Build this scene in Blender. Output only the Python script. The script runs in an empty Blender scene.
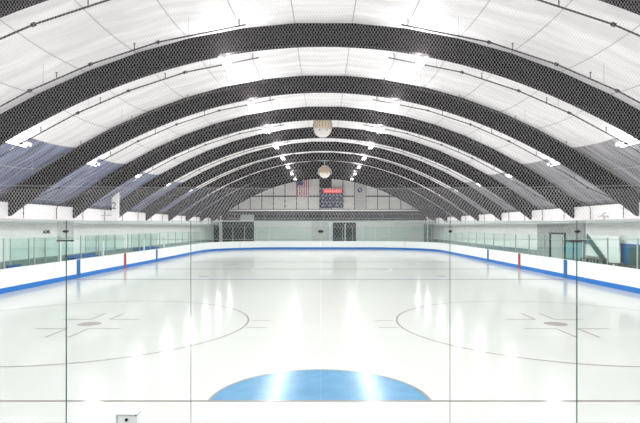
import bpy, math, random
from mathutils import Vector, Matrix
random.seed(7)
C = bpy.context.scene.collection
F = 510.0; K = F/533.0
EYE = 2.87; CX = 323.5; HY = 227.0
def dp(D): return D*K                     # measured depth -> metres
ORD = ['first','second','third','fourth','fifth','sixth','seventh','eighth','ninth','tenth','eleventh','twelfth','thirteenth','fourteenth','fifteenth','sixteenth','seventeenth','eighteenth','nineteenth','twentieth']
# ------------------------------------------------------------------ materials
def newmat(name):
    m = bpy.data.materials.new(name); m.use_nodes = True
    nt = m.node_tree; b = nt.nodes['Principled BSDF']
    return m, nt, b
def mat(name, col, rough=.6, metal=0, spec=.5, noise=0, nscale=8, stretch=(1,1,1), bump=0, emis=0, trans=0):
    m, nt, b = newmat(name)
    b.inputs['Base Color'].default_value = (*col,1)
    b.inputs['Roughness'].default_value = rough; b.inputs['Metallic'].default_value = metal
    b.inputs['Specular IOR Level'].default_value = spec
    if trans: b.inputs['Transmission Weight'].default_value = trans
    if noise or bump:
        tc = nt.nodes.new('ShaderNodeTexCoord'); mp = nt.nodes.new('ShaderNodeMapping')
        mp.inputs['Scale'].default_value = stretch
        nz = nt.nodes.new('ShaderNodeTexNoise'); nz.inputs['Scale'].default_value = nscale; nz.inputs['Detail'].default_value = 5
        nt.links.new(tc.outputs['Object'], mp.inputs['Vector']); nt.links.new(mp.outputs['Vector'], nz.inputs['Vector'])
        if noise:
            mx = nt.nodes.new('ShaderNodeMix'); mx.data_type = 'RGBA'
            mx.inputs['A'].default_value = (*[max(0,c*(1-noise)) for c in col],1)
            mx.inputs['B'].default_value = (*[min(1,c*(1+noise)) for c in col],1)
            mr = nt.nodes.new('ShaderNodeMapRange'); mr.inputs['From Min'].default_value=.36; mr.inputs['From Max'].default_value=.64
            nt.links.new(nz.outputs['Fac'], mr.inputs['Value']); nt.links.new(mr.outputs['Result'], mx.inputs['Factor']); nt.links.new(mx.outputs['Result'], b.inputs['Base Color'])
        if bump:
            bp = nt.nodes.new('ShaderNodeBump'); bp.inputs['Strength'].default_value = bump; bp.inputs['Distance'].default_value = .05
            nt.links.new(nz.outputs['Fac'], bp.inputs['Height']); nt.links.new(bp.outputs['Normal'], b.inputs['Normal'])
    if emis:
        b.inputs['Emission Color'].default_value = (*col,1); b.inputs['Emission Strength'].default_value = emis
    return m
def glass_mat(name, tint, refl=.05):
    m = bpy.data.materials.new(name); m.use_nodes = True; nt = m.node_tree; nt.nodes.clear()
    o = nt.nodes.new('ShaderNodeOutputMaterial'); t = nt.nodes.new('ShaderNodeBsdfTransparent'); g = nt.nodes.new('ShaderNodeBsdfGlossy')
    t.inputs['Color'].default_value = (*tint,1); g.inputs['Roughness'].default_value = .02; g.inputs['Color'].default_value = (.9,1,.95,1)
    lw = nt.nodes.new('ShaderNodeFresnel'); lw.inputs['IOR'].default_value = 1.3
    mx = nt.nodes.new('ShaderNodeMixShader')
    ge = nt.nodes.new('ShaderNodeNewGeometry'); iv = nt.nodes.new('ShaderNodeMath'); iv.operation='SUBTRACT'; iv.inputs[0].default_value=1
    mu = nt.nodes.new('ShaderNodeMath'); mu.operation='MULTIPLY'
    nt.links.new(ge.outputs['Backfacing'], iv.inputs[1]); nt.links.new(iv.outputs[0], mu.inputs[0]); nt.links.new(lw.outputs['Fac'], mu.inputs[1]); nt.links.new(mu.outputs[0], mx.inputs['Fac']); nt.links.new(t.outputs[0], mx.inputs[1]); nt.links.new(g.outputs[0], mx.inputs[2])
    nt.links.new(mx.outputs[0], o.inputs['Surface'])
    return m
def ice_mat(name, col, mottled=.02, rough=.2):
    m, nt, b = newmat(name)
    b.inputs['Roughness'].default_value = rough; b.inputs['IOR'].default_value = 1.31; b.inputs['Specular IOR Level'].default_value = .15
    tc = nt.nodes.new('ShaderNodeTexCoord')
    nz = nt.nodes.new('ShaderNodeTexNoise'); nz.inputs['Scale'].default_value = 2.2; nz.inputs['Detail'].default_value = 8; nz.inputs['Roughness'].default_value = .7
    nt.links.new(tc.outputs['Object'], nz.inputs['Vector'])
    mx = nt.nodes.new('ShaderNodeMix'); mx.data_type = 'RGBA'
    mx.inputs['A'].default_value = (*[c*(1-mottled) for c in col],1); mx.inputs['B'].default_value = (*[min(1,c*(1+mottled)) for c in col],1)
    nt.links.new(nz.outputs['Fac'], mx.inputs['Factor']); nt.links.new(mx.outputs['Result'], b.inputs['Base Color'])
    n2 = nt.nodes.new('ShaderNodeTexNoise'); n2.inputs['Scale'].default_value = 3.0; n2.inputs['Detail'].default_value = 3
    nt.links.new(tc.outputs['Object'], n2.inputs['Vector'])
    bp = nt.nodes.new('ShaderNodeBump'); bp.inputs['Strength'].default_value = .05; bp.inputs['Distance'].default_value = .02
    nt.links.new(n2.outputs['Fac'], bp.inputs['Height']); nt.links.new(bp.outputs['Normal'], b.inputs['Normal'])
    return m
M = dict(
 ice=ice_mat('ice', (.505,.495,.48), rough=.125), crease=ice_mat('ice_blue', (.10,.225,.37), .35), redline=ice_mat('ice_red_line', (.27,.23,.22), .1),
 greyline=ice_mat('ice_grey_line', (.22,.25,.29), .1), dot=ice_mat('ice_dot', (.30,.25,.24), .1), faint=ice_mat('ice_faint', (.62,.61,.62), .05),
 beam=mat('dark_glulam', (.012,.010,.011), .75, spec=.12, noise=.4, nscale=6, stretch=(1,1,8)),
 liner=mat('white_liner', (.86,.86,.855), .55, noise=.10, nscale=.9, stretch=(.35,3.0,.35), bump=.25),
 liner_dim=mat('dim_grey_liner', (.29,.29,.31), .5, noise=.45, nscale=1.1, stretch=(.3,3.2,.3), bump=.4),  # right lower strips: weaker light near the wall painted into the liner colour
 liner_dim_blue=mat('dim_blue_liner', (.17,.20,.30), .45, noise=.6, nscale=1.1, stretch=(.3,3.2,.3), bump=.4),  # left lower strips: same liner with the bluish dimness put into its colour
 seam=mat('seam_grey', (.45,.45,.45), .7),
 wall=mat('painted_wall', (.84,.83,.82), .8, noise=.03, nscale=2), wain=mat('grey_wainscot', (.28,.31,.31), .7, noise=.1, nscale=3),
 block=mat('grey_block', (.36,.37,.36), .85, noise=.1, nscale=5), conc=mat('concrete', (.42,.43,.43), .85, noise=.1, nscale=4),
 rubber=mat('rubber_floor', (.10,.11,.115), .9, noise=.2, nscale=10),
 board=mat('board_plastic', (.88,.88,.88), .35), kick=mat('kick_blue', (.0,.14,.50), .4), lineblue=mat('stripe_blue', (.0,.10,.32), .4), linered=mat('stripe_red', (.32,.03,.03), .4),
 cap=mat('cap_white', (.8,.82,.82), .4), alu=mat('aluminium', (.55,.57,.57), .4, metal=.6), darkpipe=mat('dark_pipe', (.035,.035,.03), .6),
 brass=mat('sprinkler_brass', (.15,.12,.08), .5), housing=mat('lamp_housing', (.75,.75,.75), .5), 
 glass=glass_mat('end_glass', (.915,.95,.935)), sideglass=glass_mat('side_glass', (.91,.95,.935)),
 gedge=mat('glass_edge', (.02,.09,.07), .25), black=mat('black', (.01,.01,.01), .6), white=mat('white', (.85,.85,.85), .6),
 net=mat('net_twine', (.55,.55,.55), .8), rope=mat('net_rope', (.45,.46,.46), .8),
 farpanel=mat('far_panel', (.80,.80,.75), .8, noise=.05, nscale=2), fardark=mat('far_dark', (.018,.019,.02), .85), mull=mat('mullion', (.02,.02,.02), .8),
 bluepad=mat('blue_pad', (.01,.09,.35), .5), flagred=mat('flag_red', (.5,.03,.05), .8), flagblue=mat('flag_blue', (.02,.03,.2), .8), 
 scoreblue=mat('score_blue', (.012,.02,.075), .5), led=mat('led_red', (1,.06,.05), .5, emis=1.6), banner=mat('banner_grey', (.55,.55,.52), .8),
 cream=mat('cream_drum', (.60,.50,.36), .6), creamlight=mat('cream_bowl', (.85,.82,.76), .5), ribdark=mat('rib_brown', (.22,.18,.14), .7),
 bluedoor=mat('blue_door', (.02,.12,.28), .5), tealwin=mat('teal_window', (.22,.42,.46), .2), greendark=mat('dark_green', (.05,.10,.085), .6), wood=mat('wood_brown', (.14,.09,.07), .6),
 boxgrey=mat('box_grey', (.80,.84,.83), .5), boxlid=mat('box_lid', (.5,.54,.53), .5), steelbox=mat('galvanised', (.42,.46,.46), .45, metal=.3), ledgewhite=mat('ledge', (.46,.48,.47), .8),
)
def lamp_mat():
    m = mat('lamp_lens', (1,.97,1), .5, emis=14); return m
M['lens'] = lamp_mat()
def net_mat():
    m=bpy.data.materials.new('net_twine_white'); m.use_nodes=True; nt=m.node_tree; nt.nodes.clear()
    o=nt.nodes.new('ShaderNodeOutputMaterial'); d=nt.nodes.new('ShaderNodeBsdfDiffuse'); t=nt.nodes.new('ShaderNodeBsdfTranslucent'); mx=nt.nodes.new('ShaderNodeMixShader')
    d.inputs['Color'].default_value=(.6,.6,.61,1); t.inputs['Color'].default_value=(.6,.6,.61,1); mx.inputs['Fac'].default_value=.5
    nt.links.new(d.outputs[0],mx.inputs[1]); nt.links.new(t.outputs[0],mx.inputs[2]); nt.links.new(mx.outputs[0],o.inputs['Surface']); return m
M['net']=net_mat()
def plate_mat():
    m=bpy.data.materials.new('clear_plate'); m.use_nodes=True; nt=m.node_tree; nt.nodes.clear()
    o=nt.nodes.new('ShaderNodeOutputMaterial'); d=nt.nodes.new('ShaderNodeBsdfDiffuse'); t=nt.nodes.new('ShaderNodeBsdfTransparent'); mx=nt.nodes.new('ShaderNodeMixShader')
    d.inputs['Color'].default_value=(.5,.5,.5,1); t.inputs['Color'].default_value=(.9,.92,.91,1); mx.inputs['Fac'].default_value=.18
    nt.links.new(t.outputs[0],mx.inputs[1]); nt.links.new(d.outputs[0],mx.inputs[2]); nt.links.new(mx.outputs[0],o.inputs['Surface']); return m
M['plate']=plate_mat()
# ------------------------------------------------------------------ mesh builder
class MB:
    def __init__(s): s.v=[]; s.f=[]; s.mi=[]
    def add(s, vs, fs, mi=0):
        n=len(s.v); s.v += [tuple(v) for v in vs]; s.f += [tuple(i+n for i in f) for f in fs]; s.mi += [mi]*len(fs); return s
    def box(s, x0,x1,y0,y1,z0,z1, mi=0):
        vs=[(x,y,z) for x in (x0,x1) for y in (y0,y1) for z in (z0,z1)]
        return s.add(vs, [(0,1,3,2),(4,6,7,5),(0,4,5,1),(2,3,7,6),(0,2,6,4),(1,5,7,3)], mi)
    def quad(s,a,b,c,d,mi=0): return s.add([a,b,c,d],[(0,1,2,3)],mi)
    def tube(s, pts, r, n=8, mi=0, closed=False):
        pts=[Vector(p) for p in pts]; rings=[]
        for i,p in enumerate(pts):
            if closed: t=(pts[(i+1)%len(pts)]-pts[i-1]).normalized()
            else: t=(pts[min(i+1,len(pts)-1)]-pts[max(i-1,0)]).normalized()
            up=Vector((0,0,1)) if abs(t.z)<.9 else Vector((0,1,0))
            a=t.cross(up).normalized(); b=a.cross(t).normalized()
            rings.append([p+a*r*math.cos(2*math.pi*k/n)+b*r*math.sin(2*math.pi*k/n) for k in range(n)])
        vs=[v for rg in rings for v in rg]; fs=[]; m=len(rings)
        for i in range(m if closed else m-1):
            for k in range(n):
                j=(i+1)%m
                fs.append((i*n+k,i*n+(k+1)%n,j*n+(k+1)%n,j*n+k))
        if not closed: fs += [tuple(range(n))[::-1], tuple((m-1)*n+k for k in range(n))]
        return s.add(vs,fs,mi)
    def lathe(s, prof, n=24, c=(0,0,0), mi=0):
        vs=[(c[0]+r*math.cos(2*math.pi*k/n), c[1]+r*math.sin(2*math.pi*k/n), c[2]+z) for r,z in prof for k in range(n)]
        fs=[(i*n+k,i*n+(k+1)%n,(i+1)*n+(k+1)%n,(i+1)*n+k) for i in range(len(prof)-1) for k in range(n)]
        fs += [tuple(range(n))[::-1], tuple((len(prof)-1)*n+k for k in range(n))]
        return s.add(vs,fs,mi)
    def prism_y(s, poly, y0, y1, mi=0):    # poly in xz, extruded in y
        n=len(poly); vs=[(x,y0,z) for x,z in poly]+[(x,y1,z) for x,z in poly]
        fs=[tuple(range(n)), tuple(range(2*n-1,n-1,-1))]+[(i,i+n,(i+1)%n+n,(i+1)%n) for i in range(n)]
        return s.add(vs,fs,mi)
    def build(s, name, mats, parent=None, smooth=False):
        me=bpy.data.meshes.new(name); me.from_pydata(s.v,[],s.f)
        for m in (mats if isinstance(mats,(list,tuple)) else [mats]): me.materials.append(m)
        for p,i in zip(me.polygons,s.mi): p.material_index=i; p.use_smooth=smooth
        me.update()
        o=bpy.data.objects.new(name,me); C.objects.link(o)
        if parent: o.parent=parent; o.matrix_parent_inverse=Matrix.Translation(-parent.location) if False else Matrix()
        return o
def empty(name, loc, label, cat, group=None, rz=0):
    o=bpy.data.objects.new(name,None); C.objects.link(o); o.location=loc; o.rotation_euler=(0,0,rz); o.empty_display_size=.2
    o['label']=label; o['category']=cat
    if group: o['group']=group
    return o
def tag(o,label,cat,group=None,kind=None):
    o['label']=label; o['category']=cat
    if group:o['group']=group
    if kind:o['kind']=kind
    return o
def struct(o,label,cat): tag(o,label,cat,kind='structure'); return o
def copy_tree(o,parent=None):
    c=o.copy(); C.objects.link(c)
    if parent: c.parent=parent
    for ch in [x for x in o.children]: copy_tree(ch,c)
    return c
def text(name, s, size, m, parent, loc, rot, extr=.005, bold=False):
    cu=bpy.data.curves.new(name,'FONT'); cu.body=s; cu.size=size; cu.extrude=extr; cu.align_x='CENTER'; cu.align_y='CENTER'
    if bold: cu.offset=size*.03
    o=bpy.data.objects.new(name,cu); C.objects.link(o); cu.materials.append(m); o.location=loc; o.rotation_euler=rot
    bpy.context.view_layer.update()
    me=bpy.data.meshes.new_from_object(o.evaluated_get(bpy.context.evaluated_depsgraph_get())); bpy.data.objects.remove(o)
    o=bpy.data.objects.new(name,me); C.objects.link(o); o.location=loc; o.rotation_euler=rot
    if parent: o.parent=parent
    return o
# ------------------------------------------------------------------ hall section
H=6.1; A=.0278; DEP=.75
SP=6.18; DA=18.06
def zin(X): return EYE+H-A*X*X
def outer(X):
    s=2*A*X; L=math.sqrt(1+s*s); d=DEP+.0006*X*X; return (X+d*s/L, zin(X)+d/L)
YF=dp(72.0); YB=-4.0; XW=14.85
# ceiling: facets between seams
def ceil_z(xo):
    lo,hi=0,17
    for _ in range(40):
        m=(lo+hi)/2
        if outer(m)[0]<abs(xo): lo=m
        else: hi=m
    return outer(lo)[1]
arc=[.95]; 
while arc[-1]<14.2:
    x=arc[-1]; s=(ceil_z(x+.01)-ceil_z(x))/.01; arc.append(x+1.78/math.sqrt(1+s*s))
arc.append(arc[-1]+1.2)
xs=[-a for a in arc[::-1]]+arc
cm=MB(); nys=[YB]+[dp(DA-3*SP+SP*i-.125) for i in range(0,12)]+[YF]
for i in range(len(xs)-1):
    x0,x1=xs[i],xs[i+1]; mid=(x0+x1)/2
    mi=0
    if abs(mid)>10.9: mi=2 if mid<0 else 1  # outermost strips take the liner colours with painted-in dimness
    z0,z1=ceil_z(x0),ceil_z(x1)
    for j in range(len(nys)-1):
        ya,yb=nys[j],nys[j+1]; ns_=8; xm,zm=mid,(z0+z1)/2
        sl=(z1-z0)/(x1-x0); nx,nz=sl/math.sqrt(1+sl*sl),-1/math.sqrt(1+sl*sl)
        for q in range(ns_):
            ua,ub=q/ns_,(q+1)/ns_
            row=[]
            for u in (ua,ub):
                s_=.2*math.sin(math.pi*u)**.8 if 0<u<1 else 0
                b_=.05*math.sin(math.pi*u)
                yy=ya+(yb-ya)*u
                row.append([(x0,yy,z0-s_),(xm,yy,zm-s_-b_),(x1,yy,z1-s_)])
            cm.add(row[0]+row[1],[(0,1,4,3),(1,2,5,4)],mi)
# gutter down to slab
for sg in (-1,1):
    xe=arc[-1]; ze=ceil_z(xe)
    cm.add([(sg*xe,YB,ze),(sg*(XW+.2),YB,3.1),(sg*(XW+.2),YF,3.1),(sg*xe,YF,ze)],[(0,1,2,3)],0)
struct(cm.build('ceiling',[M['liner'],M['liner_dim'],M['liner_dim_blue']]),'curved white liner ceiling of the ice hall','ceiling')
sm=MB()
for x in xs[1:-1]:
    z=ceil_z(x)-.01
    for j in range(len(nys)-1):
        pts_=[]
        for q in range(9):
            u=q/8; pts_.append((x,nys[j]+(nys[j+1]-nys[j])*u,z-(.2*math.sin(math.pi*u)**.8 if 0<q<8 else 0)))
        sm.tube(pts_,.014,4)
struct(sm.build('trim_1',M['seam']),'thin lengthwise seam battens under the curved ceiling','trim')
# arches
arches=[]
ts=[i/28 for i in range(-28,29)]
XI=14.55
poly_in=[(XI*t,zin(XI*t)) for t in ts]; poly_out=[outer(XI*t) for t in ts]
poly=poly_in+[(15.5,3.32)]+poly_out[::-1]+[(-15.5,3.32)]
am=MB(); n=len(ts)
vs=[]
for (xi,zi),(xo,zo) in zip(poly_in,poly_out):
    for y in (-.24,0): vs += [(xi,y,zi),(xo,y,zo-.01)]
fs=[]
for i in range(n-1):
    a=i*4; b=a+4
    fs += [(a,b,b+1,a+1),(a+2,a+3,b+3,b+2),(a,a+2,b+2,b),(a+1,b+1,b+3,a+3)]
fs += [(0,1,3,2),((n-1)*4,(n-1)*4+2,(n-1)*4+3,(n-1)*4+1)]
am.add(vs,fs)
names_arch=['nearest, cut off by the top corners of the photo','largest one crossing the whole photo, second from the front','third from the front, first whose feet show beside the corners','fourth from the front','fifth from the front','sixth from the front','seventh from the front','eighth from the front','ninth from the front','last one, against the far end wall']
first=None
for k,i in enumerate(range(-1,9)):
    if first is None: o=am.build('roof_arch',M['beam']); first=o
    else: o=first.copy(); C.objects.link(o)
    o.location=(0,dp(DA+SP*i),0)
    tag(o,'black curved timber roof arch, '+names_arch[k],'roof arch','black roof arches spanning the rink')
# side walls
for sg,side in ((-1,'left'),(1,'right')):
    w=MB(); w.box(*sorted((sg*14.2,sg*14.35)),YB,YF,3.25,3.99)
    struct(w.build('wall_%s_upper'%side,M['wall']),'white upper wall strip between the arch feet on the %s'%side,'wall')
    t=MB(); t.box(*sorted((sg*14.18,sg*14.36)),YB,YF,3.99,4.03)  # dark box stands in for the shadow gap above the wall
    struct(t.build('trim_%d'%(2 if sg<0 else 3),M['darkpipe']),'dark strip painting the shadow gap on top of the %s upper wall'%side,'trim')
    s_=MB(); s_.box(*sorted((sg*14.08,sg*(XW+.2))),YB,YF,3.08,3.25)
    struct(s_.build('trim_%d'%(4 if sg<0 else 5),M['ledgewhite']),'grey concrete ledge running along the %s wall'%side,'trim')
    w=MB(); w.box(*sorted((sg*XW,sg*(XW+.2))),YB,YF,0,3.08)
    struct(w.build('wall_%s'%side,M['wall']),'pale %s side wall behind the boards'%side,'wall')
    b=MB(); b.box(*sorted((sg*(XW-.05),sg*XW)),YB,YF,0,EYE-XW/9.3)
    struct(b.build('baseboard_%s'%side,M['wain']),'grey painted lower band of the %s wall'%side,'wall')
# floor (outside rink) and ice
fl=MB(); fl.box(-17,17,YB,YF,-.2,-.02)
struct(fl.build('floor',M['rubber']),'dark rubber floor around the rink','floor')
# rounded rink outline
XC=-.12; HX=13.7; Y0=dp(4.9); Y1=dp(69.3); RR=8.5
def outline(off=0, n=14):
    r=RR+off; pts=[]
    for cx,cy,a0 in ((XC+HX-RR,Y1-RR,0),(XC-HX+RR,Y1-RR,90),(XC-HX+RR,Y0+RR,180),(XC+HX-RR,Y0+RR,270)):
        for k in range(n+1):
            a=math.radians(a0+90*k/n); pts.append((cx+r*math.cos(a),cy+r*math.sin(a)))
    return pts
ic=MB(); op=outline(.0)
ic.add([(x,y,0) for x,y in op]+[(x,y,-.1) for x,y in op],[tuple(range(len(op)))])
ice=struct(ic.build('ice_sheet',M['ice']),'glossy white ice sheet with pale markings','ice')
def strip(mb,x0,y0,x1,y1,w,z=.004):
    d=Vector((x1-x0,y1-y0)); d.normalize(); nx,ny=-d.y*w/2,d.x*w/2
    mb.add([(x0-nx,y0-ny,z),(x1-nx,y1-ny,z),(x1+nx,y1+ny,z),(x0+nx,y0+ny,z)],[(0,1,2,3)])
def ring(mb,cx,cy,r,w,z=.004,a0=0,a1=360,n=72):
    vs=[];
    for k in range(n+1):
        a=math.radians(a0+(a1-a0)*k/n)
        for q in (r-w/2,r+w/2): vs.append((cx+q*math.cos(a),cy+q*math.sin(a),z))
    mb.add(vs,[(2*k,2*k+1,2*k+3,2*k+2) for k in range(n)])
def disc(mb,cx,cy,r,z=.004,a0=0,a1=360,n=48):
    mb.add([(cx+r*math.cos(math.radians(a0+(a1-a0)*k/n)),cy+r*math.sin(math.radians(a0+(a1-a0)*k/n)),z) for k in range(n+(a1-a0<360))],[tuple(range(n+(1 if a1-a0<360 else 0)))])
YG=dp(8.79); XG=-.06
def xr(y):  # half-width of ice at y
    for yc in (Y0+RR,):
        if y<yc: return HX-RR+math.sqrt(max(0,RR*RR-(yc-y)**2))
    return HX
def pxy(px,py,z0=0):
    D=F*(EYE-z0)/(py-HY); return ((px-CX)*D/F, D)
m=MB(); disc(m,XG,YG,1.83,.003,0,180); m.build('goal_crease',M['crease'],ice)
m=MB(); ring(m,XG,YG,1.83,.045,.006,0,180); m.build('crease_outline',M['redline'],ice)
m=MB(); strip(m,-xr(YG)+XC,YG,xr(YG)+XC,YG,.055,.0065); m.build('goal_line',M['redline'],ice)
for D,nm,mt,w in ((29.2,'zone_line','greyline',.34),(36.4,'center_line','greyline',.34),(43.6,'zone_line','greyline',.34)):
    m=MB(); strip(m,-HX+XC+.05,dp(D),HX+XC-.05,dp(D),w,.004); m.build(nm,M[mt],ice)
m=MB(); ring(m,XC,dp(36.4),4.7,.06,.005); m.build('center_circle',M['faint'],ice)
for sg in (-1,1):
    cx=-6.93 if sg<0 else 6.87; cy=dp(15.78)
    m=MB(); ring(m,cx,cy,4.66,.055,.004)
    for hx in (-1,1):
        for hy in (-.55,.55): strip(m,cx+hx*4.72,cy+hy,cx+hx*5.3,cy+hy,.06,.0045)
    m.build('faceoff_circle',M['redline'],ice)
    m=MB(); disc(m,cx,cy,.33,.004); m.build('faceoff_spot',M['dot'],ice)
    m=MB()
    for ax in (-1,1):
        for ay in (-1,1):
            x0=cx+ax*.3; y0=cy+ay*.72
            strip(m,x0,y0,x0+ax*.9,y0,.06,.0042); strip(m,x0,y0,x0,y0+ay*1.15,.05,.0046)
    m.build('faceoff_ticks',M['redline'],ice)
    for D in (31.0,41.2):
        m=MB(); disc(m,sg*6.95+(0 if sg<0 else -.1),dp(D),.3,.004); m.build('faceoff_spot',M['dot'],ice)
# ------------------------------------------------------------------ boards
bd=empty('dasher_boards',(0,0,0),'white rink boards with blue kick strip all round the ice','rink boards')
def loft(mb,prof,mi=0,n=14):   # prof: list of (offset,z) closed
    lines=[outline(o,n) for o,z in prof]; m_=len(lines[0]); k=len(prof)
    vs=[(lines[j][i][0],lines[j][i][1],prof[j][1]) for i in range(m_) for j in range(k)]
    fs=[(i*k+j,i*k+(j+1)%k,((i+1)%m_)*k+(j+1)%k,((i+1)%m_)*k+j) for i in range(m_) for j in range(k)]
    mb.add(vs,fs,mi)
m=MB(); loft(m,[(0,.0),(.0,1.01),(.10,1.01),(.10,0)]); m.build('board_face',M['board'],bd)
m=MB(); loft(m,[(-.015,0),(-.015,.23),(-.001,.24),(-.001,0)]); m.build('kick_strip',M['kick'],bd)
m=MB(); loft(m,[(-.02,1.01),(-.02,1.05),(.12,1.05),(.12,1.01)]); m.build('cap_rail',M['cap'],bd)
for sg in (-1,1):
    X=XC+sg*HX
    for D,mt,nm in ((29.9,'lineblue','blue_stripe'),(36.95,'linered','red_stripe'),(44.0,'lineblue','blue_stripe')):
        if sg<0: D+=.15
        m=MB(); m.box(*sorted((X,X-sg*.022)),dp(D)-.2,dp(D)+.2,.0,1.04); m.build(nm,M[mt],bd)
    y=14.0
    while y<57: m=MB(); m.box(*sorted((X,X-sg*.004)),y-.012,y+.012,.24,1.01); m.build('panel_seam',M['seam'],bd); y+=2.44
m=MB()
for x in (-10.7,10.2,): pass
for a,sg in ((52,1),(52,-1)):
    cx=XC+sg*(HX-RR); cy=Y1-RR; r=RR-.003; an=math.radians(a); x=cx+sg*r*math.cos(an); y=cy+r*math.sin(an)
    m=MB(); m.tube([(x,y,.24),(x,y,1.01)],.022,6); m.build('panel_seam',M['seam'],bd)
m=MB(); m.box(XC-.014,XC+.014,Y1-.012,Y1-.003,.24,1.01)
m.build('panel_seam',M['seam'],bd)
# ------------------------------------------------------------------ near end glass
YN=Y0+.05
T=.0135
ex=[-5.9,-4.71,-3.54,(66.3-CX)*YN/F,(190.8-CX)*YN/F,(320.8-CX)*YN/F,(450-CX)*YN/F,(576.8-CX)*YN/F,3.5,4.68,5.85]
def pane(x0,x1,z0,z1,t=T):
    g=MB(); vs=[(x,y,z) for x in (x0,x1) for y in (-t/2,t/2) for z in (z0,z1)]
    g.add(vs,[(0,4,5,1),(2,3,7,6)],0); g.add(vs,[(0,1,3,2),(4,6,7,5),(0,2,6,4),(1,5,7,3)],1)
    return g
lab=['left of the photo edge','left edge of the photo','between the left dark seam and the next seam','left of the middle seam','right of the middle seam','between the last two seams on the right','right edge of the photo','right of the photo edge']
nm_=['beyond the left photo edge','second beyond the left photo edge','at the left edge of the photo','between the two left seams','just left of the middle seam','just right of the middle seam','between the two right seams','at the right edge of the photo','beyond the right photo edge','second beyond the right photo edge']
nm_[0],nm_[1]=nm_[1],nm_[0]
for i in range(2,8):
    x0,x1=ex[i]+.003,ex[i+1]-.003; c=(x0+x1)/2
    o=pane(x0-c,x1-c,1.047,2.93).build('end_glass_panel',[M['glass'],M['gedge']]); o.location=(c,YN,0)
    tag(o,'clear green-tinted end glass pane %s'%nm_[i],'glass panel','near end glass panes')
# glass clips
for i,(ix,w) in enumerate(((3,.165),(5,.0),(6,.0),(7,.165))):
    x=ex[ix]
    lbls=['glass clip with clear plate on the left dark seam','glass clip with clear plate on the middle seam','glass clip on the second seam from right','glass clip with clear plate on the right dark seam']
    e=empty('glass_clip',(x+(.0 if ix!=5 else 0),YN-.012,2.83),lbls[i],'glass clip','clips at the top of the end glass')
    if ix!=6:
        g=MB(); x0,x1=(-.075,.075) if ix!=5 else (-.085,.075)
        g.box(x0,x1,-.008,-.004,-.085,.09); g.build('plate',M['plate'],e)
        if ix!=5:
            g=MB(); g.box(x0-.005,x1+.005,-.012,-.002,-.094,-.082); g.build('lower_bar',M['black'],e)
    g=MB(); g.lathe([(.001,-.014),(.022 if ix!=6 else .014,-.01),(.028 if ix!=6 else .016,0),(.022 if ix!=6 else .014,.01),(.001,.014)],12)
    k=g.build('bolt',M['black'],e,True); k.rotation_euler=(0,0,0)
# small metal box on the near boards
BY=4.58
e=empty('metal_box',((126.6-CX)*BY/F,BY,1.052),'small grey metal box on the near boards at bottom left','metal box')
m=MB(); m.box(-.093,.093,0,.10,0,.128); m.build('box_body',M['boxgrey'],e)
m=MB(); m.box(-.096,.096,-.006,.103,.124,.136); m.box(-.096,-.078,-.004,0,0,.124); m.build('box_lid',M['boxlid'],e)
m=MB(); m.lathe([(.001,-.005),(.014,-.005),(.014,.005),(.001,.005)],12); k=m.build('box_latch',M['black'],e); k.location=(0,-.006,.088); k.rotation_euler=(math.pi/2,0,0)
m=MB(); m.lathe([(.001,-.004),(.006,-.004),(.006,.004),(.001,.004)],8); k=m.build('box_screw',M['black'],e); k.location=(.086,-.01,.128); k.rotation_euler=(math.pi/2,0,0)
# ------------------------------------------------------------------ netting (diamond mesh of real twine)
def net(x0,x1,zb,zt,y,cw,ch,r,sag=None):
    mb=MB(); sl=ch/cw   # dz/dx of twine
    def seg(xa,za,xb,zb_):
        d=Vector((xb-xa,0,zb_-za)).normalized(); px,pz=-d.z*r,d.x*r
        vs=[]
        for (x,z) in ((xa,za),(xb,zb_)):
            vs += [(x+px,y,z+pz),(x,y-r,z),(x-px,y,z-pz),(x,y+r,z)]
        mb.add(vs,[(0,1,5,4),(1,2,6,5),(2,3,7,6),(3,0,4,7)])
    hgt=zt-zb; dx=hgt/sl
    k0=int((x0-dx)/cw)-1; k1=int(x1/cw)+1
    for k in range(k0,k1+1):
        xs_=k*cw
        for s in (1,-1):
            if s==1: xa,xb=xs_,xs_+dx; za,zb2=zb,zt
            else: xa,xb=xs_,xs_+dx; za,zb2=zt,zb
            # clip to x0..x1
            ta=max(0,(x0-xa)/(xb-xa)); tb=min(1,(x1-xa)/(xb-xa))
            if tb<=ta: continue
            lo=za+(zb2-za)*ta; hi=za+(zb2-za)*tb
            if sag:
                ba=sag(xa+(xb-xa)*ta); bb=sag(xa+(xb-xa)*tb)
            seg(xa+(xb-xa)*ta,lo,xa+(xb-xa)*tb,hi)
    return mb
CW=3.25*4.73/F; CH=5.1*4.73/F
YS=YN+.06
nb=net(-5.6,5.6,2.86,8.2,YS,CW,CH,.0008)
o=nb.build('safety_netting',M['net']); tag(o,'fine white diamond safety netting hung above the end glass','netting')
nb=net(-5.6,5.6,2.755,3.235,YS+.035,CW*1.02,CH,.0008)
e=empty('net_skirt',(0,0,0),'narrow overlapping strip of netting along the glass top with edge ropes','netting')
nb.build('net_mesh',M['net'],e)
r=MB(); r.tube([(x*.56,YS+.03,3.235+.045*(abs(x*.56)/5.6)**2*2.2) for x in range(-10,11)],.0017,6); r.build('top_rope',M['rope'],e)
r=MB(); r.tube([(x*.56,YS+.03,2.755+.004*math.sin(x)) for x in range(-10,11)],.0022,6); r.build('bottom_rope',M['rope'],e)
r=MB(); r.tube([(-5.6,YS-.01,2.925),(5.6,YS-.01,2.925)],.004,6); o=r.build('support_cable',M['alu']); tag(o,'thin steel cable along the top edge of the end glass','cable')
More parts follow.
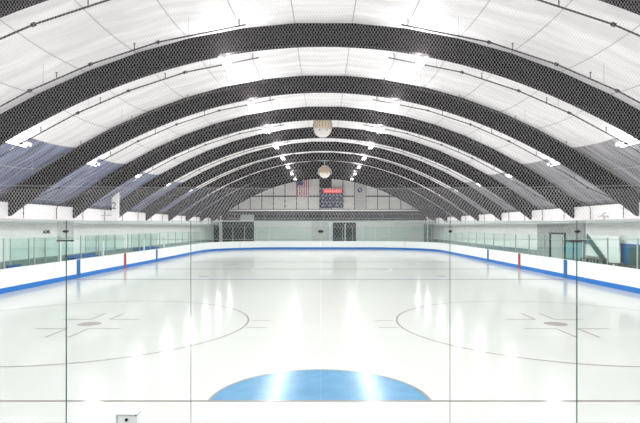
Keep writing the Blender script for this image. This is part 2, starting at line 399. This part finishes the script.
# ------------------------------------------------------------------ side glass
def glass_unit(w,z0,z1,post=True):
    e=bpy.data.objects.new('side_glass_panel',None); C.objects.link(e)
    pane(-w/2+.02,w/2-.02,z0,z1,.012).build('glass_sheet',[M['sideglass'],M['gedge']],e)
    p=MB(); p.box(-w/2-.018,-w/2+.018,-.03,.03,z0,z1+.01); p.build('post',M['alu'],e)
    return e
proto=glass_unit(2.3,1.05,2.38)
cnt={-1:0,1:0}
firstp=True
for sg in (-1,1):
    ylist=[20.94+2.34*i for i in range(16)]
    for i,y in enumerate(ylist):
        o=proto if firstp else copy_tree(proto); firstp=False
        o.location=(XC+sg*(HX+.05),y,0); o.rotation_euler=(0,0,math.pi/2)
        tag(o,'side glass pane on the %s boards, %s of its row from the camera'%('left' if sg<0 else 'right',ORD[i]),'glass panel','glass panes along the side boards')
cp=glass_unit(1.6,1.05,2.93); first_c=True
for sg in (-1,1):
    for i in range(8):
        a=math.radians((i+.5)*90/8); cx=XC+sg*(HX-RR); cy=Y1-RR; r=RR+.05
        o=cp if first_c else copy_tree(cp); first_c=False
        o.name='corner_glass_panel'
        o.location=(cx+sg*r*math.cos(a),cy+r*math.sin(a),0); o.rotation_euler=(0,0,(a+math.pi/2) if sg>0 else (math.pi/2-a))
        tag(o,'glass pane on the far %s rounded corner, %s counted from the side boards'%('left' if sg<0 else 'right',ORD[i].replace('nearest','next') if i>1 else ['first','second'][i]),'glass panel','glass panes round the far corners')
fp=glass_unit(1.3,1.05,2.93)
for i in range(8):
    o=fp if i==0 else copy_tree(fp); o.name='far_glass_panel'
    o.location=(XC-HX+RR+.65+1.3*i,Y1+.05,0)
    tag(o,'far end glass pane, %s from the left'%(['first','second'][i] if i<2 else ORD[i]),'glass panel','glass panes along the far end')
# ------------------------------------------------------------------ far end wall
def wallpoly(z0,z1,xlim=None,n=60):
    # region of the vault section between z0 and z1
    pts=[]
    XL=XW+.1
    def top(x):
        ax=abs(x)
        if ax<arc[-1]: return ceil_z(ax)
        return 3.1
    xs_=[-XL+2*XL*i/n for i in range(n+1)]
    bot=[(x,z0) for x in xs_ if top(x)>z0]; tp=[(x,min(z1,top(x))) for x in xs_ if top(x)>z0]
    return bot+tp[::-1]
w=MB(); w.prism_y(wallpoly(5.3,20),YF,YF+.2); struct(w.build('wall_far_upper',M['farpanel']),'pale panelled upper wall at the far end','wall')
w=MB(); w.prism_y(wallpoly(3.68,5.3),YF,YF+.2); struct(w.build('wall_far_middle',M['fardark']),'dark band across the far wall below the panels','wall')
w=MB(); w.box(-XW,XW,YF,YF+.2,0,3.68); struct(w.build('wall_far',M['wall']),'pale lower wall at the far end','wall')
w=MB(); w.prism_y(wallpoly(0,20),YB-.2,YB); struct(w.build('wall_near',M['wall']),'end wall behind the viewer','wall')
def FX(px,D=72.0): return (px-CX)*D/533
def FZ(py,D=72.0): return EYE+(HY-py)*D/533
m=MB()
for k in range(-9,10):
    x=-.51+1.565*k; zt=min(ceil_z(abs(x)),20)
    if zt>5.4: m.box(x-.05,x+.05,YF-.04,YF,5.3,zt)
m.box(-12.6,12.6,YF-.05,YF,FZ(196.9),FZ(195.6))
struct(m.build('trim_6',M['mull']),'dark bars dividing the far wall panels','trim')
m=MB(); m.box(FX(320),FX(331.4),YF-.06,YF-.02,FZ(208.4),9.4)
struct(m.build('trim_7',M['fardark']),'tall dark panel of the far wall above the scoreboard','wall')
def door(px0,px1,py0,n_,lab,mt='fardark'):
    d=MB(); d.box(FX(px0),FX(px1),YF-.05,YF,0,FZ(py0)); o=d.build(n_,M[mt]); struct(o,lab,'opening'); return o
door(332.6,356,222.5,'door_1','dark opening in the far wall right of the middle')
door(222,254,221.5,'door_2','dark opening in the left part of the far wall')
door(196,219,223,'door_3','dark opening in the far left corner')
d=MB(); d.box(FX(344.6),FX(345.6),YF-.08,YF-.05,0,3.3); struct(d.build('trim_8',M['white']),'white upright in the far dark opening','trim')
door(424,440,224,'door_4','grey doorway in the right part of the far wall','wain')
# structure bits in dark band
m=MB()
m.box(FX(241),FX(254),YF-.5,YF-.14,FZ(221),FZ(214.8)); o=m.build('air_duct',M['steelbox']); tag(o,'grey sheet metal duct at the left of the far wall','duct')
m=MB()
for py in (214,218.5): m.box(-13,13,YF-.12,YF-.06,FZ(py)-.03,FZ(py)+.03)
for k in range(-12,13,2): m.box(k-.02,k+.02,YF-.1,YF-.05,3.75,4.7)
o=m.build('mezzanine_railing',M['wain']); tag(o,'grey railing across the dark band of the far wall','railing')
# netting frame tube at far end
Yt=dp(69.6)
pts=[]
zt=EYE+16.6*69.6/533; xl=(223-CX)*69.6/533; xr_=(425-CX)*69.6/533
pts=[(xl-.35,Yt,-.02),(xl-.35,Yt,3.0),(xl-.3,Yt,zt-1.0)]
for k in range(6):
    a=math.radians(180-90*k/5); pts.append((xl+.5+.8*math.cos(a),Yt,zt-.8+.8*math.sin(a)))
for k in range(6):
    a=math.radians(90-90*k/5); pts.append((xr_-.5+.8*math.cos(a),Yt,zt-.8+.8*math.sin(a)))
pts += [(xr_+.35,Yt,3.0),(xr_+.35,Yt,-.02)]
m=MB(); m.tube(pts,.10,8); o=m.build('tube_gantry',M['white'],None,True); tag(o,'long white tube frame with bent ends above the far boards','tube gantry')
# flag
Yg=YF-.25; Dg=Yg/K
e=empty('hanging_flag',((303-CX)*Yg/F,Yg,0),'stars and stripes flag hanging upright on the far wall','flag')
fw=11.6*Yg/F; zt=EYE+(HY-177.5)*Yg/F; zb=EYE+(HY-196.5)*Yg/F
def wav(x): return .03*math.sin(x*9)
m=MB(); ns=13
for k in range(ns):
    x0=-fw/2+fw*k/ns; x1=x0+fw/ns
    m.add([(x0,wav(x0),zb),(x1,wav(x1),zb),(x1,wav(x1),zt),(x0,wav(x0),zt),(x0,wav(x0)+.01,zb),(x1,wav(x1)+.01,zb),(x1,wav(x1)+.01,zt),(x0,wav(x0)+.01,zt)],[(0,1,2,3),(7,6,5,4)],k%2)
m.build('stripes',[M['flagred'],M['white']],e)
m=MB(); m.box(-fw/2,0.03,-.06,-.04,zt-(zt-zb)*.4,zt+.01); ca=m.build('canton',M['flagblue'],e)
m=MB()
for a in range(5):
    for b in range(6):
        cx=-fw/2+.1+a*.145; cz=zt-.1-b*.155
        vs=[(cx+(.05 if q%2==0 else .02)*math.sin(math.pi*q/5),-.065,cz+(.05 if q%2==0 else .02)*math.cos(math.pi*q/5)) for q in range(10)]
        m.add(vs,[tuple(range(9,-1,-1))])
m.build('stars',M['white'],ca)
# blue emblem banner
e=empty('emblem_banner',((360.5-CX)*Yg/F,Yg,0),'tall grey banner with round blue emblem on the far wall','banner')
bw=11*Yg/F; z0=EYE+(HY-208)*Yg/F; z1=EYE+(HY-183)*Yg/F
m=MB(); m.box(-bw/2,bw/2,-.02,.02,z0,z1); m.build('cloth',M['banner'],e)
zc=EYE+(HY-190)*Yg/F; cxo=-1.3*Yg/F*.6
m=MB(); m.lathe([(.001,-.01),(.34,-.01),(.34,.01),(.001,.01)],24); em=m.build('emblem',M['flagblue'],e); em.location=(cxo,-.035,zc); em.rotation_euler=(math.pi/2,0,0)
m=MB(); m.box(-.16,.16,-.012,.0,-.05,.05); m.box(-.05,.05,-.012,0,-.16,.16); k=m.build('emblem_mark',M['banner'],em); k.rotation_euler=(-math.pi/2,0,0); k.location=(0,0,.012)
# scoreboard
e=empty('scoreboard',((331.7-CX)*Yg/F,Yg-.1,0),'dark blue scoreboard with red lit header on far wall','scoreboard')
P=Yg/F
m=MB(); m.box(-11.7*P,11.7*P,-.15,.1,EYE+(HY-208)*P,EYE+(HY-188)*P); m.build('case',M['scoreblue'],e)
m=MB(); m.box(-8*P,10.2*P,-.2,-.15,EYE+(HY-193)*P,EYE+(HY-189.3)*P); hd=m.build('red_header',M['led'],e)
m=MB()
rs=random.Random(3)
for k in range(7): m.box((-6.6+2.2*k)*P,(-5.4+2.2*k)*P,-.215,-.2,EYE+(HY-192.0)*P,EYE+(HY-190.6)*P)
m.build('header_marks',M['white'],hd)
m=MB()
for row,py in enumerate((195.4,198.4,202.2,205.5)):
    for k in range(6):
        x=-9.5+3.5*k; 
        if row in (0,2) or k%2==0: m.box(x*P,(x+(1.9 if row%2 else 1.2))*P,-.16,-.15,EYE+(HY-py-.5)*P,EYE+(HY-py+.5)*P)
m.build('white_markings',M['banner'],e)
# ------------------------------------------------------------------ hanging speakers
def speaker(px,py,D,wpx,lab,ringed):
    Y=dp(D); X=(px-CX)*Y/F; Z=EYE+(HY-py)*Y/F; R=wpx/2*Y/F
    e=empty('hanging_speaker',(X,Y,Z),lab,'ceiling speaker','round speakers hanging over the ice')
    m=MB(); m.lathe([(R*.25,R*1.05),(R*.62,R*.98),(R*.9,R*.75),(R,R*.35),(R*1.0,-.05*R),(R*.96,-.2*R)],32); m.build('drum',M['cream'],e,True)
    m=MB()
    for k in range(20):
        a=2*math.pi*k/20; c,s=math.cos(a),math.sin(a)
        m.tube([(R*.63*c,R*.63*s,R*.99),(R*.92*c,R*.92*s,R*.76),(R*1.01*c,R*1.01*s,R*.35),(R*1.01*c,R*1.01*s,0)],R*.035,5)
    m.build('ribs',M['ribdark'],e)
    m=MB(); m.lathe([(R*.97,-.2*R),(R*.9,-.45*R),(R*.7,-.75*R),(R*.4,-.95*R),(.001,-1.0*R)],32); m.build('bowl',M['creamlight'],e,True)
    m=MB()
    for a in (200,250,300): m.lathe([(.001,-.03),(.04,-.03),(.04,.03),(.001,.03)],8,(R*.9*math.cos(math.radians(a)),R*.9*math.sin(math.radians(a)),-.35*R))
    m.build('fixing_bolts',M['black'],e)
    if ringed:
        m=MB(); m.tube([(R*1.15*math.cos(math.radians(t)),0,R*1.15*math.sin(math.radians(t))) for t in range(-20,201,10)],R*.05,6); m.build('yoke',M['creamlight'],e)
    m=MB(); zt=ceil_z(abs(X))-Z; m.tube([(0,0,R),(0,0,zt)],.03,6); m.build('hanging_rod',M['alu'],e)
speaker(322.6,128,33,18.6,'large ribbed cream drum speaker hanging nearest over the ice',False)
speaker(324.7,172.3,52,11.5,'smaller looking round cream speaker hanging farther away near the end wall',True)
# ------------------------------------------------------------------ lamps
def make_lamp(rod):
    e=bpy.data.objects.new('strip_lamp',None); C.objects.link(e)
    m=MB(); m.prism_y([(-.17,0),(.17,0),(.10,.09),(-.10,.09)],-.72,.72); m.build('housing',M['housing'],e)
    m=MB()
    for x in (-.09,.09): m.tube([(x,-.68,-.035),(x,.68,-.035)],.03,8)
    m.build('tubes',M['lens'],e,True)
    for y in ((-.12,.12) if rod<.5 else (-.5,.5)):
        m=MB(); m.tube([(0,y,.09),(0,y,rod)],.008,5); m.build('hanger',M['alu'],e)
    return e
PW_IN=900; PW_OUT=520
def lamplight(e,pw):
    L=bpy.data.lights.new('lamp_light','AREA'); L.shape='RECTANGLE'; L.size=.3; L.size_y=1.35; L.energy=pw; L.color=(1,.985,.99)
    o=bpy.data.objects.new('lamp_light',L); C.objects.link(o); o.location=(0,0,-.075); o.parent=e
    U=bpy.data.lights.new('lamp_uplight','AREA'); U.shape='RECTANGLE'; U.size=.2; U.size_y=1.35; U.energy=pw*UP; U.color=(1,.985,.99)
    o=bpy.data.objects.new('lamp_uplight',U); C.objects.link(o); o.location=(0,0,.11); o.rotation_euler=(math.pi,0,0); o.parent=e
UP=.26
X_,Z_=3.25,EYE+5.5
proto_in=make_lamp(zin(3.25)-Z_); lamplight(proto_in,PW_IN)
proto_out=make_lamp(ceil_z(11.2)-(EYE+3.1)); lamplight(proto_out,PW_OUT)
fi=fo=True
for sg,side in ((-1,'left'),(1,'right')):
    for k in range(11):
        o=proto_in if fi else copy_tree(proto_in); fi=False
        D=24.15+SP*(k-4); o.location=(sg*X_,dp(D),Z_)
        tag(o,('bright strip lamp in the inner %s ceiling row, %s one in view'%(side,ORD[k-3]) if k>=3 else 'inner %s row strip lamp above the top photo edge, %s such one'%(side,ORD[k])),'ceiling lamp','strip lamps of the inner rows')
    for k in range(11):
        o=proto_out if fo else copy_tree(proto_out); fo=False
        D=.95+SP*k; o.location=(sg*11.2,dp(D),EYE+3.1); o.rotation_euler=(0,sg*math.radians(18),0)
        tag(o,('bright strip lamp in the outer %s row above the boards, %s one in view'%(side,ORD[k-3]) if k>=3 else 'outer %s row strip lamp beyond the photo edge, %s such one'%(side,ORD[k])),'ceiling lamp','strip lamps of the outer rows')
# ------------------------------------------------------------------ sprinkler pipes
def make_pipe():
    e=bpy.data.objects.new('sprinkler_pipe',None); C.objects.link(e)
    nodes=[2.3,4.9,6.9,8.7,10.7,12.4,13.6]
    P_=[(x,0,zin(x)+.04) for x in nodes]+[(14.03,0,4.0),(14.09,0,3.85),(14.09,0,3.29)]
    P_[6]=(13.6,0,4.2)
    m=MB(); m.tube(P_,.023,8); m.build('pipe_run',M['darkpipe'],e)
    for x in nodes[1:]:
        m=MB(); z=zin(x)+.04 if x<13.5 else 4.2; m.tube([(x-.05,0,z+.02),(x+.05,0,z-.02)],.05,8); m.build('coupling',M['darkpipe'],e)
    for x in (2.5,5.6,7.9,10.0,11.8):
        m=MB(); z=zin(x)+.04; m.tube([(x,0,z),(x,0,z+.16)],.018,6); m.lathe([(.001,.16),(.04,.165),(.04,.175),(.001,.18)],10,(x,0,z)); m.build('sprinkler_head',M['brass'],e)
    for x in (4.0,8.3,12.0):
        m=MB(); m.tube([(x,0,zin(x)),(x,0,ceil_z(x))],.007,5); m.build('hanger_rod',M['seam'],e)
    return e
pp=make_pipe(); fp_=True
for sg,side in ((-1,'left'),(1,'right')):
    k=0
    for i in range(-1,8):
        for off in (.8,3.9):
            D=DA+SP*i+off
            o=pp if fp_ else copy_tree(pp); fp_=False
            o.location=(0,dp(D),0); o.rotation_euler=(0,0,math.pi if sg<0 else 0)
            tag(o,'dark sprinkler pipe along the %s half of the vault, %s from the camera'%(side,ORD[k]),'pipe','sprinkler pipes under the vault'); k+=1
# ------------------------------------------------------------------ left wall objects
def SX(side,px,X): # depth for a pixel column on plane X
    return X*F/abs(px-CX)
# white numbered sign on the left
Ys=dp(33.9); 
e=empty('numbered_sign',((115.6-CX)*Ys/F,Ys,0),'tall narrow white sign with dark number at a left arch foot','sign')
m=MB(); m.box(-3.6*Ys/F,3.6*Ys/F,-.03,.03,EYE+(HY-219.3)*Ys/F,EYE+(HY-191.5)*Ys/F); m.build('sign_board',M['white'],e)
m=MB(); m.tube([(-.2,.05,3.6),(-1.06,.05,3.6)],.03,6); m.build('bracket',M['alu'],e)
text('number','2',.62,M['black'],e,(-.08,-.04,EYE+(HY-206)*Ys/F),(math.pi/2,0,0))
# lettering on left wall
y=SX(-1,46.3,XW)
o=text('wall_lettering','ADMS',.26,M['black'],None,(-XW+.012,y,EYE+(HY-232)*y/F),(math.pi/2,0,math.pi/2),.004,True)
tag(o,'small black letters painted on the left wall above the side glass','lettering')
# emblem on right upper wall
y=SX(1,605,14.2); P=y/F
e=empty('wall_emblem',(14.19,y,0),'dark stroke emblem on the white right upper wall','emblem')
def epts(L): # pixel coords of crop (16x) -> local
    out=[]
    for cx_,cy_ in L:
        px=590+cx_/16; py=200+cy_/16
        yy=14.19*F/(px-CX); out.append((-.01,yy-y,EYE+(HY-py)*yy/F))
    return out
m=MB()
for L,r_ in (([(185,255),(215,225),(262,192)],.028),([(130,262),(215,260),(300,258)],.018),([(215,262),(245,262),(238,275)],.05),([(232,262),(230,325)],.035),([(284,248),(286,282)],.05)):
    m.tube(epts(L),r_,6)
m.build('strokes',M['rope'],e)
# blue padded barriers / benches on left
def pad(px0,px1,X,z0,z1,lab,side=-1,mt='bluepad'):
    ya=SX(side,px0,X); yb=SX(side,px1,X); ya,yb=sorted((ya,yb))
    e=empty('padded_bench',(side*X,(ya+yb)/2,0),lab,'bench','blue benches behind the left boards'); L=(yb-ya)/2
    m=MB(); m.box(-.2,.2,-L,L,z1-.12,z1); m.build('seat',M[mt],e)
    m=MB(); m.box(-.26,-.18,-L,L,z0+.1,z1+.12); m.build('backrest',M[mt],e)
    for yy in (-L+.1,L-.1):
        m=MB(); m.box(-.15,.15,yy-.04,yy+.04,0,z1-.12); m.build('leg',M['alu'],e)
pad(12,25,14.3,.6,.98,'small blue bench behind the left boards nearest the camera')
pad(72,98,14.3,.6,1.12,'long dark blue bench behind the left boards by the blue line')
pad(142,157,14.3,.6,1.15,'blue bench behind the left boards farthest from the camera')
for i,(px,zt) in enumerate(((62,2.08),(104.7,1.95),(145.5,2.0),(165.5,1.95))):
    X=HX+.21; y=SX(-1,px,X)
    e=empty('gate_post',(XC-X,y,0),'white gate post on the left boards, %s from the camera'%['first','second','third','fourth'][i],'post','white gate posts on the left boards')
    m=MB(); m.box(-.06,.06,-.07,.07,0,zt); m.build('post_shaft',M['white'],e)
    m=MB(); m.box(-.07,.07,-.08,.08,zt,zt+.03); m.build('post_cap',M['cap'],e)
# back row glass behind benches
bp=glass_unit(1.44,-.02,2.3)
for i in range(12):
    o=bp if i==0 else copy_tree(bp); o.name='bench_glass_panel'
    o.location=(-14.6,24.5+i*1.5+(1.5 if i>3 else 0)+(1.5 if i>7 else 0),0); o.rotation_euler=(0,0,math.pi/2)
    tag(o,'glass screen behind the left benches, %s in its row from the camera'%ORD[i],'glass screen','glass screens behind the left benches')
# wall conduit boxes (dark spots)
# ------------------------------------------------------------------ right wall features
def wallbox(px0,px1,z0,z1,nm,mt,lab,kind='structure',X=XW,th=.06,cat='wall'):
    ya,yb=sorted((SX(1,px0,X),SX(1,px1,X)))
    m=MB(); m.box(X-th,X,ya,yb,z0,z1); o=m.build(nm,M[mt]); tag(o,lab,cat,kind=kind); return o
wallbox(539,585.5,0,3.08,'wall_right_block','block','grey block section of the right wall around the doorway',th=.12)
d=wallbox(553,567,0,2.4,'door_5','ledgewhite','pale door in the grey block wall on the right',th=.15,cat='door')
ya=SX(1,552.6,XW); yb=SX(1,567.4,XW)
m=MB(); m.box(XW-.2,XW-.12,ya-.12,ya+.06,0,2.52); m.box(XW-.2,XW-.12,yb-.04,yb+.04,0,2.52); m.box(XW-.2,XW-.12,yb,ya,2.42,2.52); m.build('door_frame',M['black'],d)
w_=wallbox(568.5,584.5,1.0,2.0,'window_1','tealwin','teal glazed service window in the right wall',th=.16,cat='window')
ya=SX(1,568,XW); yb=SX(1,585,XW)
m=MB(); m.box(XW-.25,XW-.12,yb,ya,2.0,2.08); m.box(XW-.2,XW-.16,(ya+yb)/2-.03,(ya+yb)/2+.03,1.0,2.0); m.build('window_frame',M['black'],w_)
wallbox(568.5,584.5,0,1.0,'trim_9','greendark','dark counter front below the service window',th=.2,cat='trim')
wallbox(624,632.5,0,1.95,'door_6','bluedoor','blue door at the right end of the right wall',th=.14,cat='door')
wallbox(632.5,652,0,1.95,'door_7','greendark','dark opening beside the blue door on the right',th=.14,cat='door')
wallbox(586,652,1.95,2.05,'trim_10','lineblue','thin blue line above the doors on the right wall',th=.10,cat='trim')
# stair stringer
e=empty('staircase',(XW-.35,SX(1,600,XW-.3),0),'white sided staircase with dark slanting stringer on right','staircase')
y0=SX(1,588.5,XW-.3)-e.location.y; y1=SX(1,612,XW-.3)-e.location.y
def slab(mb,ya,za,yb,zb,h,x0,x1):
    vs=[(x,y,z) for x in (x0,x1) for (y,z) in ((ya,za),(yb,zb),(yb,zb-h),(ya,za-h))]
    mb.add(vs,[(3,2,1,0),(4,5,6,7),(0,1,5,4),(1,2,6,5),(2,3,7,6),(3,0,4,7)])
m=MB(); slab(m,y0,2.5,y1,.95,.34,-.06,.0); m.build('stringer',M['greendark'],e)
m=MB()
for k in range(8):
    t=(k+.5)/8; yy=y0+(y1-y0)*t; zz=2.45+(1.0-2.45)*t; m.box(0,.28,yy-.17,yy+.17,zz-.04,zz)
m.build('treads',M['conc'],e)
m=MB(); m.add([(.01,y0,2.42),(.01,y0-2.95,2.42),(.01,y0-3.1,.6),(.01,y1,.95)],[(0,1,2,3)]); m.add([(.06,y0,2.42),(.06,y0-2.95,2.42),(.06,y0-3.1,.6),(.06,y1,.95)],[(3,2,1,0)]); m.build('side_panel',M['wall'],e)
# tables behind the right boards
def table(px0,px1,X,zt,lab,n):
    ya,yb=sorted((SX(1,px0,X),SX(1,px1,X))); L=(yb-ya)/2
    e=empty('bench_table',(14.12,(ya+yb)/2,0),lab,'table','tall tables behind the right boards')
    m=MB(); m.box(-.2,.2,-L,L,zt-.05,zt); m.build('tabletop',M['wood'],e)
    for k in range(n):
        yy=-L+.05+(2*L-.1)*k/(n-1)
        for xx in (-.16,.16):
            m=MB(); m.box(xx-.025,xx+.025,yy-.03,yy+.03,0,zt-.05); m.build('leg',M['black'],e)
    m=MB(); m.box(-.02,.02,-L+.05,L-.05,zt-.32,zt-.28); m.build('rail',M['darkpipe'],e)
table(588,596,14.35,1.24,'brown table beside the staircase behind the right boards',2)
table(598,606,14.35,1.22,'brown table in front of the staircase foot behind right boards',2)
table(619,629,14.35,1.13,'brown table behind the right boards before the blue door',3)
table(631,648,14.35,1.1,'brown table behind the right boards at the photo edge',3)
# ------------------------------------------------------------------ camera, world, view
cam=bpy.data.cameras.new('camera'); co=bpy.data.objects.new('camera',cam); C.objects.link(co)
co.location=(0,0,EYE); co.rotation_euler=(math.pi/2,0,0)
cam.sensor_width=36; cam.lens=36*F/640; cam.shift_x=-(CX-320)/640; cam.shift_y=(HY-211.5)/640; cam.clip_start=.05; cam.clip_end=300
bpy.context.scene.camera=co
w=bpy.data.worlds.new('world'); bpy.context.scene.world=w; w.use_nodes=True
w.node_tree.nodes['Background'].inputs['Color'].default_value=(.8,.85,1,1); w.node_tree.nodes['Background'].inputs['Strength'].default_value=.02
sc=bpy.context.scene
sc.view_settings.view_transform='Standard'; sc.view_settings.look='None'; sc.view_settings.gamma=1; sc.view_settings.use_curve_mapping=False
sc.view_settings.exposure=-1.46
sc.cycles.max_bounces=8; sc.cycles.diffuse_bounces=5; sc.cycles.transparent_max_bounces=24
sc.cycles.sample_clamp_indirect=8
